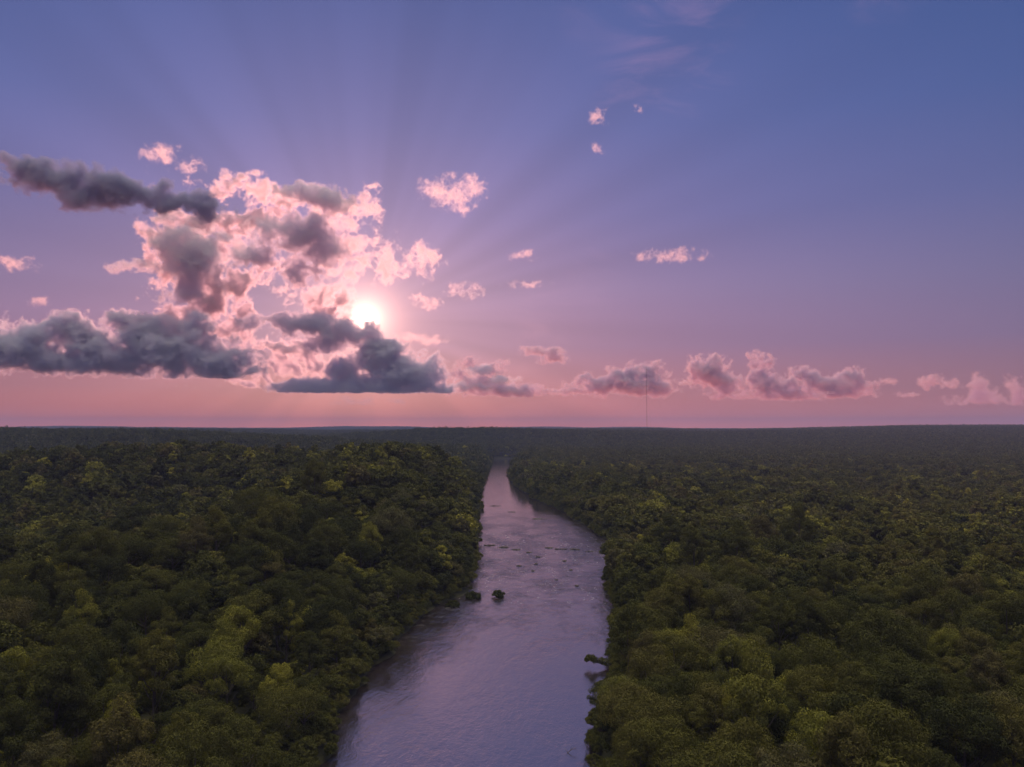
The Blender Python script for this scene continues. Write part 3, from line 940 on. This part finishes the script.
cloud('dark rounded cloud at the top of the bank, bright on its right', 19000, Wt([
    (318, 202, 26, 12, -20, 14), (338, 208, 24, 14, -20, 14), (300, 198, 16, 8, -20, 8)], 2.2), 19,
    rho=4.5, noise=0.36, wl=24, edge=0.55, mat=DK, warp=4, beta=0.58, vox=1.0)
cloud('dark bar of cloud at the lower left edge of the sun', 19000, Wt([
    (318, 328, 44, 12, -20, 16), (350, 336, 34, 12, -20, 16), (285, 324, 26, 8, -20, 10), (378, 346, 26, 9, -20, 12), (255, 326, 20, 6, -20, 8), (330, 344, 22, 12, -20, 10), (345, 333, 34, 13, -20, 16)], 2.2), 14,
    rho=6, noise=0.40, wl=22, edge=0.5, mat=DK, warp=4, beta=0.58, vox=1.0)
cloud('dark flat-based cloud below the sun', 19000, Wt([
    (405, 378, 40, 24, -20, 22), (385, 362, 30, 22, -20, 20), (330, 388, 58, 11, -20, 18), (350, 375, 20, 14, -20, 14), (438, 390, 22, 9, -20, 12), (300, 386, 28, 7, -20, 12), (378, 385, 60, 14, -20, 20), (425, 386, 30, 12, -20, 14)], 1.9), 15,
    rho=7, noise=0.36, wl=22, edge=0.5, mat=DK, flat=393, warp=3, beta=0.52, vox=1.0)
cloud('long dark cloud lying low at the left', 18000, Wt([
    (10, 350, 60, 22, 0, 26), (35, 338, 30, 16, 0, 20), (70, 330, 20, 18, 0, 16), (95, 345, 40, 18, 0, 24), (75, 318, 10, 9, 0, 9), (-40, 345, 60, 26, 0, 30),
    (140, 342, 30, 22, 0, 24), (130, 322, 22, 9, 0, 14), (150, 330, 24, 14, 0, 16), (180, 352, 50, 24, 0, 26), (215, 362, 40, 16, 0, 22), (192, 325, 24, 12, 0, 14), (230, 372, 30, 8, 0, 14), (100, 362, 110, 12, 0, 24)], 1.8), 16,
    rho=7, noise=0.42, wl=24, edge=0.45, flat=378, mat=DK, warp=4, beta=0.52, vox=1.1)
cloud('dark slanting cloud high at the left', 17000, Wt([
    (30, 170, 38, 17, 0, 16), (62, 180, 44, 22, 0, 18), (100, 194, 46, 24, 0, 20), (135, 194, 46, 14, 0, 14), (12, 164, 16, 12, 0, 10), (178, 203, 30, 10, 0, 12), (90, 205, 24, 12, 0, 12), (163, 187, 15, 8, 0, 10), (210, 212, 26, 10, 0, 12)], 2.2), 17,
    rho=6.0, noise=0.36, wl=40, edge=1.1, beta=0.7, mat=SM, warp=6)
SMALL = [
    ('small bright cloud scrap above the long slanting dark cloud', [(160, 154, 12, 8), (168, 150, 8, 5), (190, 165, 10, 5)]),
    ('lone ragged pink cloud right of the bank', [(440, 190, 15, 9), (466, 186, 14, 8), (454, 198, 14, 8), (461, 209, 8, 5), (430, 192, 7, 6), (474, 182, 8, 6)]),
    ('tiny pink cloud, upper of two right of the sun', [(525, 255, 10, 4), (531, 253, 5, 3)]),
    ('thin pink streak of cloud, lower of two right of the sun', [(528, 284, 17, 3)]),
    ('slim pink lens-shaped cloud alone in the sky', [(672, 256, 26, 5), (680, 252, 14, 4), (658, 258, 14, 3)]),
    ('pink scrap of cloud close right of the sun', [(466, 291, 12, 5), (474, 287, 6, 4), (428, 303, 9, 5), (415, 298, 5, 4)]),
    ('small pink cloud, highest in the sky', [(598, 117, 8, 5), (602, 113, 5, 4)]),
    ('tiny faint cloud beside the highest pink cloud', [(637, 109, 5, 3)]),
    ('faint wisp below the highest pink cloud', [(596, 147, 3, 5), (600, 152, 4, 2)]),
    ('pink scrap of cloud at the left picture edge', [(15, 264, 15, 6), (8, 262, 8, 4)]),
    ('tiny pink puff above the low dark cloud', [(38, 302, 8, 4)])]
for i, (lb, bl) in enumerate(SMALL):
    cloud(lb, 20000, [(b[0], b[1], b[2] * 1.2, b[3] * 1.25, 0, min(b[2], b[3]) * 1.2, 1.2) for b in bl], 30 + i, rho=2.0, noise=0.5, wl=16, edge=1.2, vox=0.7, warp=3, beta=0.62)
cloud('small dark cloud with a pink left end beside the bank', 19500, Wt([(135, 265, 20, 6, 0, 8), (150, 266, 14, 7, 0, 8), (115, 269, 12, 6, 0, 4)], 1.3), 61, rho=3.4, noise=0.36, wl=16, edge=0.6, vox=0.9, warp=2, mat=DK)
cloud('pale pink cloud streak right below the sun', 22000, [(415, 338, 26, 6, 0, 6, 1.3), (435, 342, 22, 4, 0, 5, 1.3)], 50, rho=1.4, noise=0.3, wl=16, edge=0.8, vox=0.9, warp=2)
cloud('pink and grey cloud touching the right end of the flat-based cloud', 26000, Wt([(478, 384, 34, 10, 0, 14), (505, 390, 44, 6, 0, 12), (485, 370, 22, 8, 0, 10), (460, 376, 16, 8, 0, 8), (470, 363, 12, 6, 0, 6)], 1.3), 51, rho=7, noise=0.42, wl=18, edge=0.8, flat=397, mat=FAR, warp=3, vox=1.0)
cloud('small flat grey cloud over the low row of clouds', 26000, Wt([(545, 352, 26, 5, 0, 8), (555, 358, 16, 6, 0, 8), (535, 349, 14, 3, 0, 6)], 1.3), 52, rho=7, noise=0.36, wl=14, edge=0.8, mat=FAR, warp=2, vox=0.9)
cloud('grey cloud with a pink crest behind the radio mast', 28000, Wt([(640, 386, 42, 9, 0, 18), (632, 374, 22, 12, 0, 12), (650, 374, 14, 12, 0, 10), (600, 386, 34, 9, 0, 14), (580, 380, 14, 6, 0, 8), (655, 390, 28, 7, 0, 10)], 1.5), 53, rho=9, noise=0.40, wl=18, edge=0.7, flat=399, mat=FAR, warp=3, vox=1.0)
cloud('low cumulus cloud right of the radio mast', 30000, Wt([(710, 372, 22, 14, 0, 14), (700, 366, 12, 12, 0, 10), (722, 380, 20, 10, 0, 12), (715, 360, 10, 8, 0, 8), (730, 388, 16, 6, 0, 10)], 1.5), 54, rho=9, noise=0.38, wl=16, edge=0.7, flat=394, mat=FAR, warp=3, vox=1.0)
cloud('low cumulus cloud with a raised tower, middle of the row', 30000, Wt([(757, 374, 11, 18, 0, 10), (755, 357, 8, 6, 0, 7), (772, 386, 26, 11, 0, 14), (790, 392, 24, 7, 0, 12), (762, 364, 9, 8, 0, 8)], 1.5), 55, rho=9, noise=0.38, wl=16, edge=0.7, flat=402, mat=FAR, warp=3, vox=1.0)
cloud('broad low cumulus cloud right of the middle of the row', 30000, Wt([(830, 384, 32, 9, 0, 14), (850, 376, 14, 10, 0, 10), (800, 374, 10, 7, 0, 8), (812, 380, 18, 9, 0, 10), (858, 386, 18, 8, 0, 10), (840, 392, 30, 5, 0, 10)], 1.5), 56, rho=9, noise=0.38, wl=16, edge=0.7, flat=398, mat=FAR, warp=3, vox=1.0)
cloud('long thin grey streak of cloud linking the low row to the flat-based cloud', 28000, Wt([(500, 392, 44, 4, 0, 12), (560, 391, 40, 3.5, 0, 12), (490, 386, 22, 5, 0, 10)], 1.6), 62, rho=6, noise=0.36, wl=16, edge=0.9, mat=FAR, warp=3, vox=1.0)
cloud('dark pointed streak of cloud right of the flat-based cloud', 25000, Wt([(482, 370, 20, 5, 0, 10), (498, 380, 24, 4, 0, 10), (465, 386, 26, 5, 0, 10)], 1.8), 63, rho=6, noise=0.34, wl=16, edge=0.9, mat=DK, warp=3, vox=1.0)
cloud('thin grey cloud base under the row of low cumulus', 30000, Wt([(790, 396, 60, 3.5, 0, 12), (850, 394, 34, 3, 0, 10), (730, 395, 30, 3, 0, 10)], 1.6), 64, rho=5, noise=0.36, wl=16, edge=0.9, mat=FAR, warp=3, vox=1.0)
cloud('small dark low cloud far right', 34000, Wt([(890, 381, 10, 4, 0, 6), (905, 395, 13, 2.5, 0, 5)], 1.4), 57, rho=3, noise=0.3, wl=12, edge=0.7, mat=FAR, warp=2, vox=0.8)
cloud('faint low cloud near the right edge', 36000, Wt([(935, 382, 14, 6, 0, 8), (948, 386, 10, 5, 0, 6), (975, 400, 36, 5, 0, 10), (980, 384, 9, 10, 0, 8), (985, 394, 16, 7, 0, 8), (1014, 388, 10, 10, 0, 8), (1020, 396, 14, 7, 0, 8)], 1.3), 58, rho=5, noise=0.4, wl=16, edge=1.0, mat=FAR, warp=3, vox=1.0)
cloud('low grey scrap under the flat-based cloud', 24000, Wt([(352, 401, 20, 5, 0, 8), (395, 402, 14, 4, 0, 8), (345, 398, 12, 4, 0, 6)], 1.3), 59, rho=1.6, noise=0.35, wl=14, edge=1.0, mat=FAR, warp=2)

BLOOM_VEIL = cloud_material('sun_bloom_veil', (0.99, 0.97, 0.97), 0.93)  # thin volume added to spread the sun's bloom over nearby clouds
cloud('thin veil added to spread a bloom round the sun', 15000, [(365, 319, 150, 150, 0, 60)], 90, rho=0.0035, noise=0.02, wl=60, edge=0.9, vox=4, warp=0, mat=BLOOM_VEIL, off=0.02)
